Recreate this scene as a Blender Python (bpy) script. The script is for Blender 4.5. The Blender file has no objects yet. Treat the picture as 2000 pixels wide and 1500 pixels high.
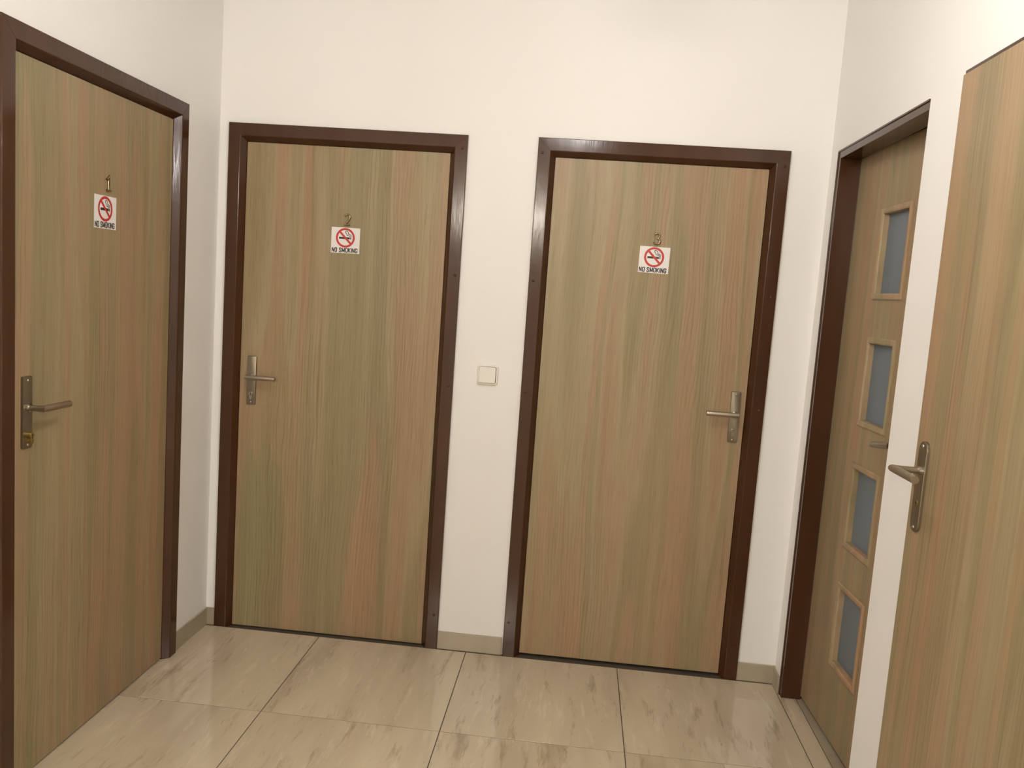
import bpy, bmesh, math, random
from mathutils import Vector, Matrix

# ------------------------------------------------------------------ scene, camera, world, exposure
S = bpy.context.scene
C = S.collection
PI = math.pi

def cam_matrix(loc, rx, ry, rz):
    R = Matrix.Rotation(rz, 3, 'Z') @ Matrix.Rotation(rx, 3, 'X') @ Matrix.Rotation(ry, 3, 'Y')
    r, f, u = R.col[0], R.col[1], R.col[2]
    M = Matrix(((r.x, u.x, -f.x), (r.y, u.y, -f.y), (r.z, u.z, -f.z))).to_4x4()
    return Matrix.Translation(loc) @ M

cam = bpy.data.cameras.new('camera')
cam.sensor_fit = 'HORIZONTAL'
cam.sensor_width = 36.0
cam.lens = 1592.8 / 2000 * 36.0
cam.clip_start = 0.02
cam_o = bpy.data.objects.new('camera', cam)
C.objects.link(cam_o)
cam_o.matrix_world = cam_matrix(Vector((1.4014, -3.1151, 1.4420)), -0.1105, -0.0701, 0.0789)
S.camera = cam_o

w = bpy.data.worlds.new('World')
S.world = w
w.use_nodes = True
w.node_tree.nodes['Background'].inputs[0].default_value = (0.02, 0.018, 0.015, 1)
w.node_tree.nodes['Background'].inputs[1].default_value = 0.3

S.view_settings.view_transform = 'Standard'
S.view_settings.look = 'None'
S.view_settings.gamma = 1.0
S.view_settings.use_curve_mapping = False
S.view_settings.exposure = -0.10

LAMP_POS = (1.30, -1.72, 2.45)      # ceiling lamp just above the frame
LAMP_STRENGTH = 82.0
LAMP_COLOR = (1.0, 0.965, 0.94)
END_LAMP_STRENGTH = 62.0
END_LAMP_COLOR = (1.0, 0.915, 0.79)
SIDE_FILL_STRENGTH = 105.0  # added fill globes that even out the brightness
SIDE_FILL_COLOR = (1.0, 0.965, 0.94)

# ------------------------------------------------------------------ measured room
PROUD = 0.015                       # door frames stand proud of the plaster
XL, XR = -0.0297, 2.2605            # frame plane left / wall plane right
WL = XL - PROUD                     # left wall plane
WB = PROUD                          # back wall plane (frames of the back wall lie at y = 0)
YEND, CEIL = -5.95, 2.62
YMOUTH, LX0, LX1 = -2.45, -2.25, 4.45   # unseen wider lobby, added so fill light reaches the side walls
TILE, XA, YC = 0.6046, 0.4400, -0.6018

# ------------------------------------------------------------------ material helpers
def mat(name):
    m = bpy.data.materials.new(name)
    m.use_nodes = True
    nt = m.node_tree
    b = nt.nodes['Principled BSDF']
    return m, nt, b

def node(nt, t, **kw):
    n = nt.nodes.new(t)
    for k, v in kw.items():
        if k.startswith('i_'):
            n.inputs[k[2:].replace('_', ' ')].default_value = v
        else:
            setattr(n, k, v)
    return n

def link(nt, a, b):
    nt.links.new(a, b)

def ramp(nt, stops, interp='LINEAR'):
    r = nt.nodes.new('ShaderNodeValToRGB')
    r.color_ramp.interpolation = interp
    el = r.color_ramp.elements
    while len(el) < len(stops):
        el.new(0.5)
    for e, (p, c) in zip(el, stops):
        e.position = p
        e.color = (c[0], c[1], c[2], 1) if not isinstance(c, (int, float)) else (c, c, c, 1)
    return r

def coords(nt, scale=(1, 1, 1), use_random=0.0, world=False):
    """object coordinates, optionally shifted by a random amount per object"""
    if world:
        g = node(nt, 'ShaderNodeNewGeometry')
        src = g.outputs['Position']
    else:
        t = node(nt, 'ShaderNodeTexCoord')
        src = t.outputs['Object']
    if use_random:
        oi = node(nt, 'ShaderNodeObjectInfo')
        mul = node(nt, 'ShaderNodeMath', operation='MULTIPLY')
        mul.inputs[1].default_value = use_random
        link(nt, oi.outputs['Random'], mul.inputs[0])
        add = node(nt, 'ShaderNodeVectorMath', operation='ADD')
        link(nt, src, add.inputs[0])
        link(nt, mul.outputs[0], add.inputs[1])
        src = add.outputs[0]
    return src

def scaled(nt, src, sc):
    m = node(nt, 'ShaderNodeVectorMath', operation='MULTIPLY')
    m.inputs[1].default_value = sc
    link(nt, src, m.inputs[0])
    return m.outputs[0]

def noise(nt, src, scale, detail=2.0, rough=0.5, dist=0.0):
    n = node(nt, 'ShaderNodeTexNoise')
    n.inputs['Scale'].default_value = scale
    n.inputs['Detail'].default_value = detail
    n.inputs['Roughness'].default_value = rough
    n.inputs['Distortion'].default_value = dist
    link(nt, src, n.inputs['Vector'])
    return n.outputs['Fac']

def mix(nt, fac, a, b, mode='MIX'):
    m = node(nt, 'ShaderNodeMix', data_type='RGBA', blend_type=mode)
    ins = {'f': m.inputs[0], 'a': m.inputs[6], 'b': m.inputs[7]}
    for key, v in (('f', fac), ('a', a), ('b', b)):
        if hasattr(v, 'is_output'):
            link(nt, v, ins[key])
        elif key == 'f':
            ins[key].default_value = v
        else:
            ins[key].default_value = (v[0], v[1], v[2], 1)
    return m.outputs[2]

def bump(nt, h, strength, dist, b):
    n = node(nt, 'ShaderNodeBump')
    n.inputs['Strength'].default_value = strength
    n.inputs['Distance'].default_value = dist
    link(nt, h, n.inputs['Height'])
    link(nt, n.outputs[0], b.inputs['Normal'])

def plain(name, col, rough=0.5, metal=0.0, spec=0.5, aniso=0.0):
    m, nt, b = mat(name)
    b.inputs['Base Color'].default_value = (*col, 1)
    b.inputs['Roughness'].default_value = rough
    b.inputs['Metallic'].default_value = metal
    b.inputs['Specular IOR Level'].default_value = spec
    return m

# ------------------------------------------------------------------ materials
def make_wood(name, tint=(1, 1, 1)):
    m, nt, b = mat(name)
    src = coords(nt, use_random=37.0)
    # slow sideways wander of the grain
    wn = noise(nt, scaled(nt, src, (1.5, 1.5, 0.9)), 1.0, 1.0)
    sub = node(nt, 'ShaderNodeMath', operation='SUBTRACT'); sub.inputs[1].default_value = 0.5
    link(nt, wn, sub.inputs[0])
    mul = node(nt, 'ShaderNodeMath', operation='MULTIPLY'); mul.inputs[1].default_value = 0.055
    link(nt, sub.outputs[0], mul.inputs[0])
    cmb = node(nt, 'ShaderNodeCombineXYZ'); link(nt, mul.outputs[0], cmb.inputs[0])
    add = node(nt, 'ShaderNodeVectorMath', operation='ADD')
    link(nt, src, add.inputs[0]); link(nt, cmb.outputs[0], add.inputs[1])
    v = add.outputs[0]
    A = (0.365, 0.258, 0.160)      # pinkish tan
    B = (0.308, 0.250, 0.148)      # olive
    Cc = (0.372, 0.295, 0.186)     # pale
    D = (0.235, 0.178, 0.104)      # brown streak
    # broad glued-up bands
    n1 = noise(nt, scaled(nt, v, (6.8, 1, 0.27)), 1.0, 1.4, 0.45)
    r1 = ramp(nt, [(0.34, A), (0.39, Cc), (0.43, B), (0.485, B), (0.497, A), (0.58, A), (0.60, Cc), (0.67, B)])
    link(nt, n1, r1.inputs[0])
    # narrower strips, soft
    n2 = noise(nt, scaled(nt, v, (24.0, 1, 0.45)), 1.0, 2.0, 0.5)
    r2 = ramp(nt, [(0.30, (0.86, 0.85, 0.83)), (0.46, (1, 1, 1)), (0.56, (1.0, 1.0, 1.0)), (0.70, (1.09, 1.10, 1.11))])
    link(nt, n2, r2.inputs[0])
    c = mix(nt, 0.62, r1.outputs[0], r2.outputs[0], 'MULTIPLY')
    # a few dark running lines
    n3 = noise(nt, scaled(nt, v, (46.0, 1, 0.8)), 1.0, 3.0, 0.55)
    r3 = ramp(nt, [(0.28, 0.55), (0.37, 0.0)])
    link(nt, n3, r3.inputs[0])
    c = mix(nt, r3.outputs[0], c, D)
    # arched cathedral figure, only in patches
    wv = node(nt, 'ShaderNodeTexWave', wave_type='BANDS', bands_direction='X')
    wv.inputs['Scale'].default_value = 9.0
    wv.inputs['Distortion'].default_value = 11.0
    wv.inputs['Detail'].default_value = 2.0
    wv.inputs['Detail Scale'].default_value = 0.7
    link(nt, scaled(nt, v, (2.6, 1, 0.40)), wv.inputs['Vector'])
    r4 = ramp(nt, [(0.0, (0.84, 0.83, 0.81)), (0.25, (1, 1, 1)), (1.0, (1.03, 1.03, 1.03))])
    link(nt, wv.outputs['Fac'], r4.inputs[0])
    n6 = noise(nt, scaled(nt, v, (4.0, 1, 0.8)), 1.0, 1.0)
    r6 = ramp(nt, [(0.45, 0.0), (0.62, 0.9)])
    link(nt, n6, r6.inputs[0])
    c = mix(nt, r6.outputs[0], c, mix(nt, 1.0, c, r4.outputs[0], 'MULTIPLY'))
    n7 = noise(nt, scaled(nt, v, (120.0, 1, 2.6)), 1.0, 3.0, 0.6)
    r7 = ramp(nt, [(0.30, (0.86, 0.85, 0.84)), (0.48, (1, 1, 1)), (0.72, (1.07, 1.07, 1.06))])
    link(nt, n7, r7.inputs[0])
    c = mix(nt, 0.55, c, r7.outputs[0], 'MULTIPLY')
    # large drifting patches, redder and greener
    n8 = noise(nt, scaled(nt, v, (5.0, 1, 0.75)), 1.0, 2.0, 0.5)
    r8 = ramp(nt, [(0.36, (1.05, 0.97, 0.96)), (0.50, (1, 1, 1)), (0.64, (0.955, 0.99, 0.95))])
    link(nt, n8, r8.inputs[0])
    c = mix(nt, 1.0, c, r8.outputs[0], 'MULTIPLY')
    # fine pores
    n5 = noise(nt, scaled(nt, v, (300.0, 1, 8.0)), 1.0, 3.0, 0.6)
    r5 = ramp(nt, [(0.30, (0.82, 0.81, 0.79)), (0.50, (1, 1, 1)), (0.75, (1.06, 1.06, 1.05))])
    link(nt, n5, r5.inputs[0])
    c = mix(nt, 0.9, c, r5.outputs[0], 'MULTIPLY')
    c = mix(nt, 1.0, c, tint, 'MULTIPLY')
    link(nt, c, b.inputs['Base Color'])
    b.inputs['Roughness'].default_value = 0.42
    b.inputs['Specular IOR Level'].default_value = 0.35
    bump(nt, n5, 0.12, 0.0006, b)
    return m

def make_stone(name, polish, scale_xy, base_mul=1.0, vein=1.0, world=False):
    m, nt, b = mat(name)
    src = coords(nt, use_random=9.0) if not world else coords(nt, world=True)
    warp = noise(nt, src, 2.2, 3.0)
    sub = node(nt, 'ShaderNodeMath', operation='SUBTRACT'); sub.inputs[1].default_value = 0.5
    link(nt, warp, sub.inputs[0])
    mul = node(nt, 'ShaderNodeMath', operation='MULTIPLY'); mul.inputs[1].default_value = 0.07
    link(nt, sub.outputs[0], mul.inputs[0])
    cmb = node(nt, 'ShaderNodeCombineXYZ'); link(nt, mul.outputs[0], cmb.inputs[0])
    add = node(nt, 'ShaderNodeVectorMath', operation='ADD')
    link(nt, src, add.inputs[0]); link(nt, cmb.outputs[0], add.inputs[1])
    v = add.outputs[0]
    sx, sy = scale_xy
    k = base_mul
    n1 = noise(nt, scaled(nt, v, (sx * 7, sy * 1.0, 1)), 1.0, 3.0, 0.55)
    r1 = ramp(nt, [(0.28, (0.36*k, 0.290*k, 0.200*k)), (0.45, (0.435*k, 0.365*k, 0.265*k)), (0.60, (0.475*k, 0.405*k, 0.295*k)), (0.75, (0.50*k, 0.425*k, 0.30*k))])
    link(nt, n1, r1.inputs[0])
    c = r1.outputs[0]
    # brown veins with ragged edges
    n2 = noise(nt, scaled(nt, v, (sx * 22, sy * 3.2, 1)), 1.0, 7.0, 0.72)
    r2 = ramp(nt, [(0.34, 0.62 * vein), (0.45, 0.0)])
    link(nt, n2, r2.inputs[0])
    c = mix(nt, r2.outputs[0], c, (0.255*k, 0.198*k, 0.128*k))
    # pale threads
    n3 = noise(nt, scaled(nt, v, (sx * 26, sy * 4.2, 3)), 1.0, 6.0, 0.70)
    r3 = ramp(nt, [(0.56, 0.0), (0.66, 0.42 * vein)])
    link(nt, n3, r3.inputs[0])
    c = mix(nt, r3.outputs[0], c, (0.60*k, 0.53*k, 0.41*k))
    # pits
    n4 = noise(nt, scaled(nt, v, (sx * 60, sy * 22, 1)), 1.0, 4.0, 0.6)
    r4 = ramp(nt, [(0.25, 0.5 * vein), (0.34, 0.0)])
    link(nt, n4, r4.inputs[0])
    c = mix(nt, r4.outputs[0], c, (0.20*k, 0.15*k, 0.10*k))
    link(nt, c, b.inputs['Base Color'])
    b.inputs['Roughness'].default_value = polish
    b.inputs['Specular IOR Level'].default_value = 0.5
    return m

def make_paint(name):                # thick brown enamel brushed on steel frames
    m, nt, b = mat(name)
    src = coords(nt)
    n0 = noise(nt, scaled(nt, src, (9, 9, 2)), 1.0, 3.0)
    r0 = ramp(nt, [(0.3, (0.050, 0.0185, 0.0070)), (0.7, (0.066, 0.0260, 0.0105))])
    link(nt, n0, r0.inputs[0])
    link(nt, r0.outputs[0], b.inputs['Base Color'])
    n1 = noise(nt, scaled(nt, src, (1, 1, 0.05)), 320.0, 2.0)
    n2 = noise(nt, scaled(nt, src, (1, 1, 0.4)), 22.0, 2.0)
    s = node(nt, 'ShaderNodeMath', operation='MULTIPLY_ADD')
    s.inputs[1].default_value = 3.0
    link(nt, n2, s.inputs[0]); link(nt, n1, s.inputs[2])
    bump(nt, s.outputs[0], 0.35, 0.0004, b)
    b.inputs['Roughness'].default_value = 0.13
    b.inputs['Specular IOR Level'].default_value = 0.38
    return m

def make_plaster(name):
    m, nt, b = mat(name)
    src = coords(nt, world=True)
    n0 = noise(nt, src, 1.3, 3.0)
    r0 = ramp(nt, [(0.3, (0.875, 0.858, 0.825)), (0.7, (0.890, 0.875, 0.845))])
    link(nt, n0, r0.inputs[0])
    link(nt, r0.outputs[0], b.inputs['Base Color'])
    n1 = noise(nt, src, 160.0, 3.0)
    bump(nt, n1, 0.10, 0.0010, b)
    b.inputs['Roughness'].default_value = 0.62
    b.inputs['Specular IOR Level'].default_value = 0.25
    return m

def make_steel(name, col, rough, stretch=(1, 1, 60)):
    m, nt, b = mat(name)
    src = coords(nt)
    n1 = noise(nt, scaled(nt, src, stretch), 60.0, 2.0)
    r = ramp(nt, [(0.3, max(0.05, rough - 0.06)), (0.7, rough + 0.06)])
    link(nt, n1, r.inputs[0])
    link(nt, r.outputs[0], b.inputs['Roughness'])
    b.inputs['Base Color'].default_value = (*col, 1)
    b.inputs['Metallic'].default_value = 1.0
    return m

M = {}
M['wood'] = make_wood('ash_foil', (0.925, 0.905, 0.845))
M['wood_trim'] = make_wood('ash_foil_moulding', (1.06, 0.995, 0.945))
M['paint'] = make_paint('brown_enamel')
M['plaster'] = make_plaster('cream_plaster')
M['tile'] = make_stone('travertine_tile', 0.09, (1, 1), 1.27)
M['skirting'] = make_stone('skirting_stone', 0.25, (0.5, 0.5), 0.88, 0.35)
M['grout'] = plain('grout', (0.075, 0.058, 0.040), 0.9)
M['threshold'] = make_stone('grey_threshold', 0.2, (0.6, 0.6), 0.8, 0.25)
M['steel'] = make_steel('brushed_steel', (0.42, 0.365, 0.29), 0.36)
M['plate'] = make_steel('dull_steel_plate', (0.27, 0.232, 0.172), 0.42)
M['chrome'] = make_steel('polished_steel', (0.52, 0.48, 0.42), 0.20)
M['brass'] = make_steel('brass', (0.45, 0.34, 0.13), 0.26)
M['digit'] = make_steel('satin_digit_metal', (0.30, 0.24, 0.145), 0.17)
M['dark'] = plain('dark_hole', (0.02, 0.015, 0.01), 0.7)
M['gap_highlight'] = plain('gap_highlight_grey', (0.28, 0.25, 0.21), 0.6)  # light grey for the painted highlight at the door 4 leaf gap
M['paper'] = plain('sticker_white', (0.80, 0.77, 0.75), 0.4)
M['red'] = plain('sticker_red', (0.49, 0.030, 0.026), 0.4)
M['black'] = plain('sticker_black', (0.012, 0.012, 0.012), 0.4)
M['switch'] = plain('switch_plastic', (0.82, 0.78, 0.71), 0.3)

def make_frosted():
    m, nt, b = mat('frosted_glass')
    src = coords(nt)
    n = noise(nt, src, 5.0, 2.0)
    r = ramp(nt, [(0.3, (0.160, 0.198, 0.230)), (0.7, (0.182, 0.220, 0.255))])
    link(nt, n, r.inputs[0]); link(nt, r.outputs[0], b.inputs['Base Color'])
    b.inputs['Roughness'].default_value = 0.38
    b.inputs['Transmission Weight'].default_value = 0.18
    return m
M['glass'] = make_frosted()

def make_emit(name, col, s):
    m, nt, b = mat(name)
    b.inputs['Base Color'].default_value = (0.8, 0.8, 0.8, 1)
    b.inputs['Emission Color'].default_value = (*col, 1)
    b.inputs['Emission Strength'].default_value = s
    return m
M['lamp'] = make_emit('opal_glass_lit', LAMP_COLOR, LAMP_STRENGTH)
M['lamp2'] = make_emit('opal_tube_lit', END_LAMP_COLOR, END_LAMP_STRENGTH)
M['fill_lamp'] = make_emit('fill_globe_lit', SIDE_FILL_COLOR, SIDE_FILL_STRENGTH)
M['lamp_base'] = plain('lamp_base_white', (0.75, 0.73, 0.70), 0.4)

# ------------------------------------------------------------------ geometry helpers
def newbm():
    return bmesh.new()

def box(bm, x0, x1, y0, y1, z0, z1):
    vs = [bm.verts.new((x, y, z)) for x in (x0, x1) for y in (y0, y1) for z in (z0, z1)]
    for f in ((0, 1, 3, 2), (4, 6, 7, 5), (0, 4, 5, 1), (2, 3, 7, 6), (0, 2, 6, 4), (1, 5, 7, 3)):
        bm.faces.new([vs[i] for i in f])
    return vs

def obj(name, bm, material, parent=None, smooth=False, bevel=0.0, seg=2):
    bmesh.ops.recalc_face_normals(bm, faces=bm.faces)
    if bevel:
        bmesh.ops.bevel(bm, geom=list(bm.edges), offset=bevel, segments=seg, affect='EDGES', profile=0.6, clamp_overlap=True)
    me = bpy.data.meshes.new(name)
    bm.to_mesh(me)
    bm.free()
    if smooth:
        me.polygons.foreach_set('use_smooth', [True] * len(me.polygons))
    me.materials.append(M[material])
    o = bpy.data.objects.new(name, me)
    C.objects.link(o)
    if parent:
        o.parent = parent
    return o

def empty(name, loc=(0, 0, 0), rz=0.0, parent=None):
    o = bpy.data.objects.new(name, None)
    o.empty_display_size = 0.1
    C.objects.link(o)
    o.location = loc
    o.rotation_euler = (0, 0, rz)
    if parent:
        o.parent = parent
    return o

def tag(o, label, cat, group=None, kind=None):
    o['label'] = label
    o['category'] = cat
    if group:
        o['group'] = group
    if kind:
        o['kind'] = kind
    return o

def rrect(w, h, r, n=6):
    """outline of a rounded rectangle centred on the origin"""
    pts = []
    for cx, cz, a0 in ((w/2-r, h/2-r, 0), (-w/2+r, h/2-r, 90), (-w/2+r, -h/2+r, 180), (w/2-r, -h/2+r, 270)):
        for i in range(n + 1):
            a = math.radians(a0 + 90 * i / n)
            pts.append((cx + r * math.cos(a), cz + r * math.sin(a)))
    return pts

def prism(bm, pts, y0, y1, cx=0, cz=0, chamfer=0.0):
    """extrude an (x, z) outline from y0 (back) to y1 (front, smaller y); optional chamfered front edge"""
    mx = sum(p[0] for p in pts) / len(pts); mz = sum(p[1] for p in pts) / len(pts)
    rings = [(y0, 0.0), (y1, 0.0)] if not chamfer else [(y0, 0.0), (y1 + chamfer, 0.0), (y1 + chamfer * 0.3, chamfer * 0.35), (y1, chamfer)]
    loops = []
    for y, ins in rings:
        loop = []
        for x, z in pts:
            d = math.hypot(x - mx, z - mz)
            k = (d - ins) / d if d else 1
            loop.append(bm.verts.new((cx + mx + (x - mx) * k, y, cz + mz + (z - mz) * k)))
        loops.append(loop)
    n = len(pts)
    for a, b_ in zip(loops, loops[1:]):
        for i in range(n):
            bm.faces.new((a[i], a[(i+1) % n], b_[(i+1) % n], b_[i]))
    bm.faces.new(loops[0]); bm.faces.new(list(reversed(loops[-1])))

def tube(bm, pts, radii, n=12, cap=True, up=Vector((0, 0, 1)), squash=1.0):
    """sweep a circle along points"""
    pts = [Vector(p) for p in pts]
    if isinstance(radii, (int, float)):
        radii = [radii] * len(pts)
    rings = []
    for i, p in enumerate(pts):
        if i == 0: t = pts[1] - pts[0]
        elif i == len(pts) - 1: t = pts[-1] - pts[-2]
        else: t = (pts[i+1] - p).normalized() + (p - pts[i-1]).normalized()
        t.normalize()
        a = up - t * up.dot(t)
        if a.length < 1e-4:
            a = Vector((0, 1, 0)) - t * t.y
        a.normalize(); b_ = t.cross(a)
        # mitre stretch
        k = 1.0
        if 0 < i < len(pts) - 1:
            c = t.dot((p - pts[i-1]).normalized()); k = 1 / max(c, 0.5)
        rings.append([bm.verts.new(p + (a * math.cos(q) * squash + b_ * math.sin(q) * k) * radii[i]) for q in [2*PI*j/n for j in range(n)]])
    for r0, r1 in zip(rings, rings[1:]):
        for j in range(n):
            bm.faces.new((r0[j], r0[(j+1) % n], r1[(j+1) % n], r1[j]))
    if cap:
        bm.faces.new(list(reversed(rings[0]))); bm.faces.new(rings[-1])

def smooth_by_angle(o, ang=35):
    me = o.data
    me.polygons.foreach_set('use_smooth', [True] * len(me.polygons))
    bm = bmesh.new(); bm.from_mesh(me)
    for e in bm.edges:
        if len(e.link_faces) == 2 and e.calc_face_angle(0) > math.radians(ang):
            e.smooth = False
    bm.to_mesh(me); bm.free()
    return o

# ------------------------------------------------------------------ the room shell
D1_Y0, D1_Y1, D1_H = -1.1991, -0.2622, 2.0236
D2_X0, D2_X1, D2_H = -0.0037, 0.9255, 2.0200
D3_X0, D3_X1, D3_H = 1.1908, 2.1134, 2.0266
D4_Y0, D4_Y1, D4_H = -0.0737, -0.8406, 2.0208     # far edge, near plaster edge
D5_Y0, D5_W, D5_H = -1.0660, 0.930, 2.0300
INS = 0.041                                        # wall opening inside the frame outline
T = 0.16

# back wall: one mesh around its two openings
bm = newbm()
xs = [WL - T, D2_X0 + INS, D2_X1 - INS, D3_X0 + INS, D3_X1 - INS, XR + T + 0.1]
box(bm, xs[0], xs[1], WB, WB + T, 0, CEIL)
box(bm, xs[2], xs[3], WB, WB + T, 0, CEIL)
box(bm, xs[4], xs[5], WB, WB + T, 0, CEIL)
box(bm, xs[1], xs[2], WB, WB + T, D2_H - INS, CEIL)
box(bm, xs[3], xs[4], WB, WB + T, D3_H - INS, CEIL)
o = obj('wall_back', bm, 'plaster')
tag(o, 'cream plastered end wall holding the two numbered doors 2 and 3', 'wall', kind='structure')

bm = newbm()
box(bm, WL - T, WL, D1_Y1 - INS, WB, 0, CEIL)
box(bm, WL - T, WL, YMOUTH, D1_Y0 + INS, 0, CEIL)
box(bm, LX0, WL - T, YMOUTH, YMOUTH + T, 0, CEIL)  # return wall of the added lobby
box(bm, LX0 - T, LX0, YEND, YMOUTH + T, 0, CEIL)
box(bm, WL - T, WL, D1_Y0 + INS, D1_Y1 - INS, D1_H - INS, CEIL)
o = obj('wall_left', bm, 'plaster')
tag(o, 'cream plastered side wall around the door numbered 1', 'wall', kind='structure')

bm = newbm()
TR = 0.155
y4n = -0.938
box(bm, XR, XR + TR, D4_Y0, WB, 0, CEIL)
box(bm, XR, XR + 0.016, y4n, D4_Y1, 0, D4_H)                     # plaster lip over the near jamb
box(bm, XR, XR + TR, y4n, D4_Y0, D4_H, CEIL)
box(bm, XR, XR + TR, D5_Y0 - INS, y4n, 0, CEIL)
box(bm, XR, XR + TR, D5_Y0 - D5_W + INS, D5_Y0 - INS, D5_H - INS, CEIL)
box(bm, XR, XR + TR, YMOUTH, D5_Y0 - D5_W + INS, 0, CEIL)
box(bm, XR + TR, LX1, YMOUTH, YMOUTH + T, 0, CEIL)  # return wall of the added lobby
box(bm, LX1, LX1 + T, YEND, YMOUTH + T, 0, CEIL)
o = obj('wall_right', bm, 'plaster')
tag(o, 'cream plastered side wall around the glazed door and the nearest door', 'wall', kind='structure')

bm = newbm(); box(bm, LX0 - T, LX1 + T, YEND - T, YEND, 0, CEIL)
o = obj('wall_front', bm, 'plaster')
tag(o, 'plain cream wall closing the corridor behind the camera', 'wall', kind='structure')
bm = newbm(); box(bm, LX0 - T, LX1 + T, YEND - T, WB + T, CEIL, CEIL + 0.1)
o = obj('ceiling', bm, 'plaster')
tag(o, 'plain cream ceiling above the corridor', 'ceiling', kind='structure')

# floor: grout bed with 60 cm tiles as its parts
bm = newbm(); box(bm, WL - T, XR + TR + 0.1, YMOUTH, WB + T, -0.06, -0.0012)
box(bm, LX0 - T, LX1 + T, YEND - T, YMOUTH, -0.06, -0.0012)
floor = obj('floor', bm, 'grout')
tag(floor, 'polished beige travertine tile floor of the corridor', 'floor', kind='structure')
G = 0.0015
def tile(x0, x1, y0, y1):
    bm = newbm()
    box(bm, x0 + G, x1 - G, y0 + G, y1 - G, -0.0034, 0.0)
    # soft arris on the top edge
    top = [e for e in bm.edges if all(v.co.z > -0.001 for v in e.verts)]
    bmesh.ops.bevel(bm, geom=top, offset=0.0007, segments=1, affect='EDGES')
    o = obj('tile', bm, 'tile', floor)
    return o
xcols = [XA + TILE * k for k in range(-1, 4)]
xcols[0] = WL - T
xcols.append(2.3180)
yrows = [YC + TILE - TILE * k for k in range(0, 5)]  # no tiles under the leaves; dark bed stands in for the gap's shade
for i in range(len(xcols) - 1):
    for j in range(len(yrows) - 1):
        if i == len(xcols) - 2 and yrows[j] < -1.0:
            continue
        tile(xcols[i], xcols[i+1], yrows[j+1], yrows[j])
# floor rows of the added lobby behind the camera
yb = [YC + TILE - TILE * k for k in range(4, 10)] + [YEND]
xb = [LX0] + [XA + TILE * k for k in range(-4, 7)] + [LX1]
for i in range(len(xb) - 1):
    for j in range(len(yb) - 1):
        tile(xb[i], xb[i+1], yb[j+1], yb[j])

# stone skirting
def skirting(parent, x0, x1, y0, y1, h=0.072):
    bm = newbm(); box(bm, x0, x1, y0, y1, 0, h)
    return obj('skirting_tile', bm, 'skirting', parent, bevel=0.0008, seg=1)
SK = 0.008
bb = empty('baseboard_back', (0, WB, 0))
tag(bb, 'low beige stone skirting along the wall with doors 2 and 3', 'baseboard', kind='structure')
skirting(bb, WL, D2_X0, -SK, 0.0)
skirting(bb, D2_X1, D3_X0 - 0.0045, -SK, 0.0)
skirting(bb, D3_X1 + 0.001, XR, -SK, 0.0)
bb = empty('baseboard_left', (WL, 0, 0))
tag(bb, 'low beige stone skirting beside the door numbered 1', 'baseboard', kind='structure')
skirting(bb, 0, SK, D1_Y1 + 0.001, WB - SK, 0.072)
skirting(bb, 0, SK, YMOUTH, D1_Y0 - 0.001, 0.072)
bb = empty('baseboard_right', (XR, 0, 0))
tag(bb, 'low beige stone skirting beside the glazed door', 'baseboard', kind='structure')
skirting(bb, -SK, 0, D4_Y0 + 0.006, WB - SK, 0.066)
skirting(bb, -SK, 0, D5_Y0 + 0.001, D4_Y1 - 0.002, 0.072)
skirting(bb, -SK, 0, YMOUTH, D5_Y0 - D5_W - 0.001, 0.072)

# ------------------------------------------------------------------ door building blocks (local: x along the wall, y into the wall, z up)
def steel_frame(parent, W, H):
    prof = [(0, PROUD), (0, 0.0022), (0.0008, 0.0006), (0.0025, 0), (0.0455, 0), (0.0472, 0.0005), (0.0488, 0.0020),
            (0.0632, 0.0215), (0.0645, 0.0232), (0.0650, 0.0255), (0.0650, 0.105), (INS, 0.105), (INS, PROUD)]
    bm = newbm()
    loops = []
    for k in range(4):
        L = []
        for o_, d in prof:
            x = o_ if k < 2 else W - o_
            z = 0.001 if k in (0, 3) else H - o_
            L.append(bm.verts.new((x, d, z)))
        loops.append(L)
    n = len(prof)
    for a, b_ in zip(loops, loops[1:]):
        for i in range(n):
            bm.faces.new((a[i], a[(i+1) % n], b_[(i+1) % n], b_[i]))
    bm.faces.new(loops[0]); bm.faces.new(list(reversed(loops[-1])))
    # welded mitres show as faint diagonal beads at the top corners
    for sx in (0, 1):
        p0, p1 = (0.004, H - 0.004), (0.0455, H - 0.0455)
        f = lambda p: (p[0] if sx == 0 else W - p[0], 0.0004, p[1])
        tube(bm, [f(p0), f(p1)], 0.0011, 6)
    return obj('door_frame', bm, 'paint', parent)

SCREW = None
def screw(parent, x, y, z, material='paint', r=0.0055):
    bm = newbm()
    prof = [(r, 0.0), (r, -0.0008), (r * 0.82, -0.0018), (r * 0.45, -0.0026), (0.0008, -0.0028)]
    rings = [[bm.verts.new((x + q * math.cos(a), y + d, z + q * math.sin(a))) for a in [2*PI*i/10 for i in range(10)]] for q, d in prof]
    for a, b_ in zip(rings, rings[1:]):
        for i in range(10):
            bm.faces.new((a[i], a[(i+1) % 10], b_[(i+1) % 10], b_[i]))
    bm.faces.new(rings[-1])
    return obj('screw', bm, material, parent, smooth=True)

def leaf_slab(parent, x0, x1, z0, z1, y0, th=0.04, name='door_leaf'):
    bm = newbm(); box(bm, x0, x1, y0, y0 + th, z0, z1)
    return obj(name, bm, 'wood', parent, bevel=0.0012, seg=2)

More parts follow.
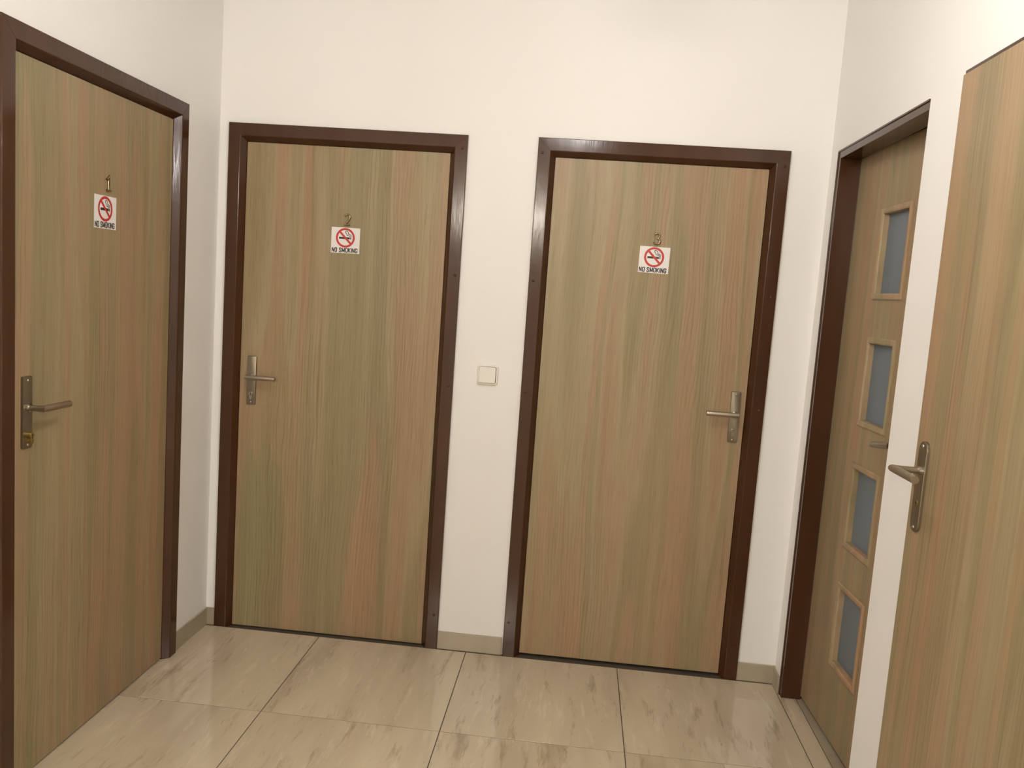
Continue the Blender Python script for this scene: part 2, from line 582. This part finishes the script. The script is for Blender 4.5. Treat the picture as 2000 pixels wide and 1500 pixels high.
def disc_lock(parent, cx, y, cz, material, out=0.006):
    """euro profile cylinder face: round head with a narrow tail below"""
    pts = []
    R, r = 0.0085, 0.005
    for i in range(15):
        a = math.radians(-54 + 288 * i / 14)
        pts.append((R * math.cos(a), R * math.sin(a)))
    for i in range(7):
        a = math.radians(180 + 180 * i / 6)
        pts.append((r * math.cos(a), -0.019 + r * math.sin(a)))
    bm = newbm()
    prism(bm, pts, y + 0.001, y - out, cx, cz, chamfer=0.0008)
    o = obj('lock_cylinder', bm, material, parent)
    return o

def keyway(parent, cx, y, cz):
    bm = newbm(); box(bm, cx - 0.0012, cx + 0.0012, y - 0.0004, y + 0.001, cz - 0.0065, cz + 0.0045)
    return obj('keyway', bm, 'dark', parent)

def handle(parent, cx, cz_top, y, direction, h=0.195, w_=0.036, axis_off=0.083, lock='steel', rounded=False,
           neck=0.052, lever=0.112, lock_off=0.150, tilt=0.0):
    """handle set lying on the leaf at depth y; direction +1 lever points to +x"""
    hd = empty('door_handle', (cx, y, cz_top - h / 2), parent=parent)
    hd.rotation_euler = (0, tilt, 0)
    bm = newbm()
    r = w_ / 2 - 0.0005 if rounded else 0.004
    prism(bm, rrect(w_, h, r, 8 if rounded else 4), 0.0005, -0.0075, chamfer=0.0016)
    bp = obj('back_plate', bm, 'plate', hd)
    smooth_by_angle(bp, 30)
    za = h / 2 - axis_off
    yo = -0.0075
    # collar, neck, mitred lever
    bm = newbm()
    tube(bm, [(0, yo + 0.001, za), (0, yo - 0.006, za)], 0.0105, 20)
    obj('collar', bm, 'chrome', hd, smooth=False)
    bm = newbm()
    R = 0.0092
    p = [(0, yo, za), (0, -neck + 0.018, za), (0, -neck + 0.010, za)]
    tube(bm, p + [(0, -neck, za), (direction * 0.010, -neck, za), (direction * lever * 0.98, -neck, za), (direction * lever, -neck, za)],
         [0.0078, 0.0078, 0.0085, R, R, R, R * 0.95], 20)
    lv = obj('lever', bm, 'steel', hd)
    smooth_by_angle(lv, 40)
    screw(hd, 0, yo, h / 2 - 0.011, 'chrome', 0.0042)
    screw(hd, 0, yo, -h / 2 + 0.011, 'chrome', 0.0042)
    zl = h / 2 - lock_off
    if lock == 'keyhole':
        bm = newbm()
        tube(bm, [(0, yo + 0.001, zl), (0, yo - 0.0012, zl)], [0.0075, 0.0075], 18)
        obj('key_rose', bm, 'brass', hd)
        bm = newbm()
        tube(bm, [(0, yo, zl + 0.001), (0, yo - 0.0016, zl + 0.001)], [0.003, 0.003], 12)
        box(bm, -0.0012, 0.0012, yo - 0.0016, yo, zl - 0.006, zl)
        obj('keyhole', bm, 'dark', hd)
    else:
        out = 0.014 if lock == 'brass' else 0.004
        disc_lock(hd, 0, yo, zl, lock if lock != 'open' else 'chrome', out)
        keyway(hd, 0, yo - out, zl)
    return hd

def door_simple(name, label, loc, rz, W, H, gap_bottom, screws_left=True, screws_right=True):
    root = empty(name, loc, rz)
    tag(root, label, 'door', kind='structure')
    fr = steel_frame(root, W, H)
    zs = (1.970, 1.495, 1.068, 0.142)
    for z in zs:
        if screws_left: screw(fr, 0.0170, 0.0, z)
        if screws_right: screw(fr, W - 0.0185, 0.0, z)
    leaf_slab(root, 0.0667, W - 0.0667, gap_bottom, H - 0.0668, 0.0245)
    return root

LEAF_Y = 0.0245
d1 = door_simple('door_1', 'wood-look door numbered 1 in the left wall with glossy brown steel frame', (XL, D1_Y0, 0), PI / 2, D1_Y1 - D1_Y0, D1_H, 0.006, False, False)
d2 = door_simple('door_2', 'wood-look door numbered 2 with its handle on the left', (D2_X0, 0, 0), 0, D2_X1 - D2_X0, D2_H, 0.005)
d3 = door_simple('door_3', 'wood-look door numbered 3 with its handle on the right', (D3_X0, 0, 0), 0, D3_X1 - D3_X0, D3_H, 0.012)

handle(d1, -1.0790 - D1_Y0, 1.134, LEAF_Y, 1, lock='brass', axis_off=0.084, lock_off=0.158)
handle(d2, 0.113 - D2_X0, 1.1230, LEAF_Y, 1, lock='brass_flat' if False else 'steel', axis_off=0.080, lock_off=0.150)
handle(d3, 2.0085 - D3_X0, 1.1310, LEAF_Y, -1, lock='open', axis_off=0.084, lock_off=0.150)

# ---- door 4: recessed glazed door, standing slightly ajar
d4 = empty('door_4', (XR, D4_Y0, 0), -PI / 2)
tag(d4, 'wood-look door with four small frosted panes, recessed in a brown frame', 'door', kind='structure')
W4 = D4_Y0 - y4n
FJ, DEP = 0.029, 0.071
bm = newbm()
XN = D4_Y0 - D4_Y1                      # where the plaster lip begins
# far jamb and head show a thin raised outer lip and a flat face, then the deep rebate
prof = [(0.0008, 0.12), (0.0008, -0.0035), (0.0055, -0.0035), (0.0062, 0.0), (FJ - 0.001, 0.0), (FJ, 0.001), (FJ, DEP), (FJ - 0.012, DEP + 0.001), (FJ - 0.012, 0.12)]
loops = []
Z4 = D4_H
for k in range(3):
    L = []
    for o_, d in prof:
        x = o_ if k < 2 else XN - 0.0005
        z = 0.001 if k == 0 else Z4 - o_
        L.append(bm.verts.new((x, d, z)))
    loops.append(L)
n = len(prof)
for a, b_ in zip(loops, loops[1:]):
    for i in range(n):
        bm.faces.new((a[i], a[(i+1) % n], b_[(i+1) % n], b_[i]))
bm.faces.new(loops[0]); bm.faces.new(list(reversed(loops[-1])))
box(bm, XN, W4 - 0.002, 0.018, 0.12, Z4 - FJ, Z4 - 0.001)           # head behind the lip
box(bm, W4 - 0.028, W4 - 0.002, 0.018, 0.12, 0.001, Z4 - FJ)        # near jamb behind the lip
fr = obj('door_frame', bm, 'paint', d4)
bm = newbm()
box(bm, FJ - 0.0045, FJ - 0.0002, DEP - 0.0002, DEP + 0.0008, 0.012, Z4 - FJ + 0.004)
obj('gap_highlight', bm, 'gap_highlight', d4)  # thin strip coloured as the highlight along the gap between reveal and leaf
bm = newbm()
box(bm, 0.004, W4 - 0.004, 2.3186 - XR, 0.150, -0.003, 0.0006)
obj('threshold', bm, 'threshold', d4)

ANG = math.radians(2.5)
LW, LH, LT = 0.832 - 0.020, 2.002, 0.040
# leaf lies in its own frame: origin on the hinge edge
leaf_root = empty('door_leaf', (FJ - 0.005, DEP + 0.002, 0.0), ANG, d4)
pane_u = [0.332 - 0.0737 - (FJ - 0.005) + 0.0, 0.0]
U0 = 0.335 - 0.0737 - (FJ - 0.005); U1 = 0.563 - 0.0737 - (FJ - 0.005)
rows = [(1.503, 1.799), (1.0865, 1.3815), (0.670, 0.963), (0.2545, 0.549)]
MW = 0.022                              # visible width of the moulding
# slab with four openings, built as stiles and rails
bm = newbm()
hu0, hu1 = U0 + 0.010, U1 - 0.010
zb = 0.014
us = [0.0, hu0, hu1, LW]
zs = [zb]
for a, b_ in sorted(rows):
    zs += [a + 0.010, b_ - 0.010]
zs.append(LH)
grid = {}
for yk, y in enumerate((0.0, LT)):
    for i, u in enumerate(us):
        for j, z in enumerate(zs):
            grid[(i, j, yk)] = bm.verts.new((u, y, z))
def is_hole(i, j):
    return i == 1 and j % 2 == 1
ni, nj = len(us) - 1, len(zs) - 1
for i in range(ni):
    for j in range(nj):
        if is_hole(i, j):
            continue
        for yk in (0, 1):
            q = [grid[(i, j, yk)], grid[(i+1, j, yk)], grid[(i+1, j+1, yk)], grid[(i, j+1, yk)]]
            bm.faces.new(q if yk == 0 else list(reversed(q)))
def side(a, b_):
    bm.faces.new((grid[(*a, 0)], grid[(*b_, 0)], grid[(*b_, 1)], grid[(*a, 1)]))
for i in range(ni):
    side((i, 0), (i+1, 0)); side((i, nj), (i+1, nj))
for j in range(nj):
    side((0, j), (0, j+1)); side((ni, j), (ni, j+1))
for j in range(1, nj, 2):
    side((1, j), (2, j)); side((1, j+1), (2, j+1)); side((1, j), (1, j+1)); side((2, j), (2, j+1))
obj('leaf_panel', bm, 'wood', leaf_root)
for a, b_ in rows:
    # raised moulding frame running round the opening, then a reveal down to the pane
    bm = newbm()
    prof = [(0.0, 0.0), (0.0005, -0.0035), (0.004, -0.0055), (0.015, -0.0050), (0.0195, -0.0030), (0.0205, 0.0), (0.0205, 0.024), (0.0102, 0.024), (0.0102, 0.0)]
    loops = []
    for k in range(4):
        L = []
        for o_, d in prof:
            u = U0 + o_ if k in (0, 3) else U1 - o_
            z = a + o_ if k in (0, 1) else b_ - o_
            L.append(bm.verts.new((u, d, z)))
        loops.append(L)
    n = len(prof)
    for k in range(4):
        A_, B_ = loops[k], loops[(k+1) % 4]
        for i in range(n):
            bm.faces.new((A_[i], A_[(i+1) % n], B_[(i+1) % n], B_[i]))
    mo = obj('pane_moulding', bm, 'wood_trim', leaf_root)
    bm = newbm()
    box(bm, U0 + 0.0107, U1 - 0.0107, 0.0166, 0.0206, a + 0.0107, b_ - 0.0107)
    obj('glass_pane', bm, 'glass', leaf_root)
handle(d4, 0.0, 1.142, 0.0, -1, lock='steel')
h4 = [o for o in d4.children if o.name.startswith('door_handle')][0]
hu = 0.616
h4.location = (FJ - 0.005 + hu * math.cos(ANG), DEP + 0.002 + hu * math.sin(ANG), 1.165 - 0.0975)
h4.rotation_euler = (0, -0.14, ANG)

# ---- door 5: nearest door, its leaf standing proud of the frame
d5 = empty('door_5', (XR - PROUD, D5_Y0, 0), -PI / 2)
tag(d5, 'wood-look door nearest the camera at the right edge, handle plate with rounded ends', 'door', kind='structure')
steel_frame(d5, D5_W, D5_H)
bm = newbm()
LX = 2.218 - (XR - PROUD)
u0 = 0.0585
box(bm, u0, D5_W - u0, LX, -0.0006, 0.010, 2.0030)
leaf5 = obj('door_leaf', bm, 'wood', d5, bevel=0.0012)
bm = newbm()
box(bm, 0.067, D5_W - 0.067, -0.0004, 0.014, 0.012, 1.962)
obj('leaf_rebate', bm, 'wood', d5)
handle(d5, 1.1795 + D5_Y0, 1.1690, LX, 1, h=0.214, w_=0.044, axis_off=0.069, lock='keyhole', rounded=True, lock_off=0.146, lever=0.125, neck=0.068)

# ------------------------------------------------------------------ door numbers
def digit(name, label, strokes, loc, rz, rad=0.0037, tilt=0.0):
    bm = newbm()
    for st in strokes:
        tube(bm, [(x, -0.0036, z) for x, z in st], rad, 10, up=Vector((0, 1, 0)))
    o = obj(name, bm, 'digit')
    o.location = loc
    o.rotation_euler = (0, tilt, rz)
    smooth_by_angle(o, 50)
    tag(o, label, 'number')
    return o

def arc(cx, cz, r, a0, a1, n=12, rz_=None):
    rz_ = rz_ or r
    return [(cx + r * math.cos(math.radians(a0 + (a1 - a0) * i / n)), cz + rz_ * math.sin(math.radians(a0 + (a1 - a0) * i / n))) for i in range(n + 1)]

one = [[(-0.0100, 0.0345), (-0.004, 0.0375), (0.0015, 0.0430), (0.0015, 0.0030)], [(-0.009, 0.0030), (0.011, 0.0030)]]
two = [arc(0, 0.031, 0.0105, 165, -25, 14, 0.0115) + [(0.0050, 0.0185), (-0.0040, 0.0085), (-0.0110, 0.0032)], [(-0.0110, 0.0032), (0.0125, 0.0032)]]
three = [arc(-0.0005, 0.0330, 0.0092, 160, -80, 14, 0.0095), arc(0.0, 0.0130, 0.0115, 95, -165, 16, 0.0108)]
digit('door_number', 'small satin metal numeral one on the door in the left wall', one, (XL - LEAF_Y, -0.716, 1.6625), PI / 2)
digit('door_number', 'small satin metal numeral two on the door with its handle at the left', two, (0.4705, LEAF_Y, 1.6570), 0, tilt=0.03)
digit('door_number', 'small satin metal numeral three on the door with its handle at the right', three, (1.660, LEAF_Y, 1.6600), 0, tilt=0.02)

# ------------------------------------------------------------------ no smoking stickers
def flat(name, outlines, material, parent, y, faces=None):
    """thin print: each outline is a simple polygon in (x, z)"""
    bm = newbm()
    for pts in outlines:
        f0 = [bm.verts.new((x, y, z)) for x, z in pts]
        f1 = [bm.verts.new((x, y + 0.00008, z)) for x, z in pts]
        n = len(pts)
        bm.faces.new(f0); bm.faces.new(list(reversed(f1)))
        for i in range(n):
            bm.faces.new((f0[i], f0[(i+1) % n], f1[(i+1) % n], f1[i]))
    return obj(name, bm, material, parent)

def ribbon(pts, wd):
    out = []
    q = [Vector((x, z)) for x, z in pts]
    for i in range(len(q) - 1):
        d = (q[i+1] - q[i]).normalized(); nrm = Vector((-d.y, d.x)) * wd / 2
        e = d * wd * 0.3
        out.append([tuple(q[i] - e + nrm), tuple(q[i+1] + e + nrm), tuple(q[i+1] + e - nrm), tuple(q[i] - e - nrm)])
    return out

def block_letters(width, height, st):
    """NO SMOKING in heavy condensed capitals, drawn stroke by stroke"""
    w = {'N': 0.98, 'O': 0.95, ' ': 0.80, 'S': 0.92, 'M': 1.25, 'K': 1.0, 'I': 0.0, 'G': 0.95}
    a, m, b_ = 0.0, 0.5, 1.0
    G_ = {'N': [[(0, a), (0, b_)], [(1, a), (1, b_)], [(0, b_), (1, a)]],
          'O': [[(0, .12), (0, .88), (.22, 1), (.78, 1), (1, .88), (1, .12), (.78, 0), (.22, 0), (0, .12)]],
          'S': [[(1, .74), (1, .88), (.78, 1), (.22, 1), (0, .88), (0, .66), (1, .34), (1, .12), (.78, 0), (.22, 0), (0, .12), (0, .26)]],
          'M': [[(0, a), (0, b_)], [(1, a), (1, b_)], [(0, b_), (.5, .12), (1, b_)]],
          'K': [[(0, a), (0, b_)], [(.05, .42), (1, b_)], [(.30, .56), (1, a)]],
          'I': [[(0, a), (0, b_)]],
          'G': [[(1, .74), (1, .88), (.78, 1), (.22, 1), (0, .88), (0, .12), (.22, 0), (.78, 0), (1, .12), (1, .46), (.55, .46)]]}
    txt = 'NO SMOKING'
    unit_n = sum(w[c] for c in txt)
    gap = st * 1.34
    unit = (width - st - gap * (len(txt) - 2)) / unit_n
    x, polys = st / 2, []
    for c in txt:
        if c == ' ':
            x += w[c] * unit
            continue
        for line in G_[c]:
            polys += ribbon([(x + px * w[c] * unit, st / 2 + pz * (height - st)) for px, pz in line], st)
        x += w[c] * unit + gap
    return polys

LETTERS = block_letters(0.1030, 0.0185, 0.0032)

def sign(label, loc, rz, w_=0.113, h=0.098, tilt=0.0):
    """origin at the lower left corner"""
    root = empty('no_smoking_sign', loc, rz)
    root.rotation_euler = (0, tilt, rz)
    tag(root, label, 'sign', 'no smoking stickers on the numbered doors')
    bm = newbm(); box(bm, 0, w_, -0.0004, 0.0, 0, h)
    obj('sticker', bm, 'paper', root)
    cx, cz, R, th = w_ * 0.492, h * 0.602, 0.0375, 0.0080
    bm = newbm()
    n = 48
    y = -0.00062
    ro = [bm.verts.new((cx + R * math.cos(2*PI*i/n), y, cz + R * math.sin(2*PI*i/n))) for i in range(n)]
    ri = [bm.verts.new((cx + (R-th) * math.cos(2*PI*i/n), y, cz + (R-th) * math.sin(2*PI*i/n))) for i in range(n)]
    ro2 = [bm.verts.new((v.co.x, y + 0.0001, v.co.z)) for v in ro]
    ri2 = [bm.verts.new((v.co.x, y + 0.0001, v.co.z)) for v in ri]
    for i in range(n):
        j = (i + 1) % n
        bm.faces.new((ro[i], ro[j], ri[j], ri[i])); bm.faces.new((ro2[i], ri2[i], ri2[j], ro2[j]))
        bm.faces.new((ro[i], ro2[i], ro2[j], ro[j])); bm.faces.new((ri[i], ri[j], ri2[j], ri2[i]))
    obj('red_ring', bm, 'red', root)
    a = math.radians(-45)
    d = Vector((math.cos(a), math.sin(a))); nn = Vector((-d.y, d.x)); c = Vector((cx, cz)); L = R - th * 0.6; hw = 0.0040
    flat('slash_bar', [[tuple(c - d*L + nn*hw), tuple(c + d*L + nn*hw), tuple(c + d*L - nn*hw), tuple(c - d*L - nn*hw)]], 'red', root, -0.00068)
    z0 = cz - 0.0052
    flat('cigarette', [[(cx - 0.0250, z0), (cx + 0.0180, z0), (cx + 0.0180, z0 + 0.0078), (cx - 0.0250, z0 + 0.0078)],
                       [(cx + 0.0195, z0), (cx + 0.0235, z0), (cx + 0.0235, z0 + 0.0078), (cx + 0.0195, z0 + 0.0078)]], 'black', root, -0.00056)
    sm = [(0.0228, 0.0040), (0.0225, 0.0092), (0.0190, 0.0125), (0.0120, 0.0135), (0.0125, 0.0185), (0.0090, 0.0238), (0.0030, 0.0262), (-0.0005, 0.0235),
          (0.0010, 0.0190), (0.0050, 0.0155), (0.0060, 0.0105), (0.0110, 0.0085), (0.0170, 0.0080), (0.0190, 0.0040)]
    flat('smoke_curl', ribbon([(cx + x, cz + z) for x, z in sm], 0.0025), 'black', root, -0.00056)
    flat('lettering', [[(w_ * 0.028 + x, h * 0.022 + z) for x, z in q] for q in LETTERS], 'black', root, -0.00058)
    return root

sign('no smoking sticker seen at a slant on the door in the left wall', (XL - LEAF_Y, -0.7820, 1.5500), PI / 2, w_=0.1145)
sign('no smoking sticker below the numeral two, left of the light switch', (0.4105, LEAF_Y, 1.5515), 0)
sign('no smoking sticker below the numeral three, right of the light switch', (1.5990, LEAF_Y, 1.5555), 0, tilt=0.012)

# ------------------------------------------------------------------ light switch
sw = empty('light_switch', (1.0575, WB, 1.1225))
tag(sw, 'square white rocker light switch on the wall between doors 2 and 3', 'light switch')
bm = newbm()
prism(bm, rrect(0.081, 0.079, 0.0105, 6), 0.0005, -0.0095, chamfer=0.0040)
smooth_by_angle(obj('switch_plate', bm, 'switch', sw), 50)
bm = newbm()
prism(bm, rrect(0.0668, 0.0648, 0.006, 4), -0.0090, -0.0097)
obj('rocker_gap', bm, 'dark', sw)
bm = newbm()
prism(bm, rrect(0.0640, 0.0625, 0.005, 4), -0.0085, -0.0125, chamfer=0.0012)
rk = obj('rocker', bm, 'switch', sw)
rk.rotation_euler = (math.radians(-2.6), 0, 0)
rk.location = (-0.0006, 0, -0.0006)

# ------------------------------------------------------------------ lamps (above and behind the frame; the lobby globes are added fill)
def lathe(bm, prof, n=40):
    rings = [[bm.verts.new((r * math.cos(2*PI*i/n), r * math.sin(2*PI*i/n), z)) for i in range(n)] for r, z in prof]
    for a, b_ in zip(rings, rings[1:]):
        for i in range(n):
            bm.faces.new((a[i], a[(i+1) % n], b_[(i+1) % n], b_[i]))
    bm.faces.new(rings[0]); bm.faces.new(rings[-1])

def globe_lamp(x, y, z, label, material, R=0.125):
    lp = empty('ceiling_lamp', (x, y, CEIL))
    tag(lp, label, 'lamp')
    zc = z - CEIL
    bm = newbm(); lathe(bm, [(0.085, -0.0005), (0.085, -0.045), (0.060, min(-0.055, zc + R * 0.94))])
    obj('lamp_base', bm, 'lamp_base', lp)
    bm = newbm()
    lathe(bm, [(R * 0.44, zc + R * 0.90)] + [(R * math.cos(math.radians(a)), zc + R * math.sin(math.radians(a))) for a in range(60, -90, -10)] + [(0.004, zc - R)])
    obj('lamp_globe', bm, material, lp, smooth=True)
globe_lamp(*LAMP_POS, 'round opal glass ceiling lamp right above the three numbered doors', 'lamp', 0.10)
globe_lamp(-0.95, -4.15, 2.40, 'added round fill lamp in the unseen lobby, on the side of the numbered left door', 'fill_lamp')  # added to brighten the right wall and lift the fill
globe_lamp(3.45, -4.15, 2.40, 'added round fill lamp in the unseen lobby, on the side of the glazed door', 'fill_lamp')  # added to brighten the left wall and lift the fill

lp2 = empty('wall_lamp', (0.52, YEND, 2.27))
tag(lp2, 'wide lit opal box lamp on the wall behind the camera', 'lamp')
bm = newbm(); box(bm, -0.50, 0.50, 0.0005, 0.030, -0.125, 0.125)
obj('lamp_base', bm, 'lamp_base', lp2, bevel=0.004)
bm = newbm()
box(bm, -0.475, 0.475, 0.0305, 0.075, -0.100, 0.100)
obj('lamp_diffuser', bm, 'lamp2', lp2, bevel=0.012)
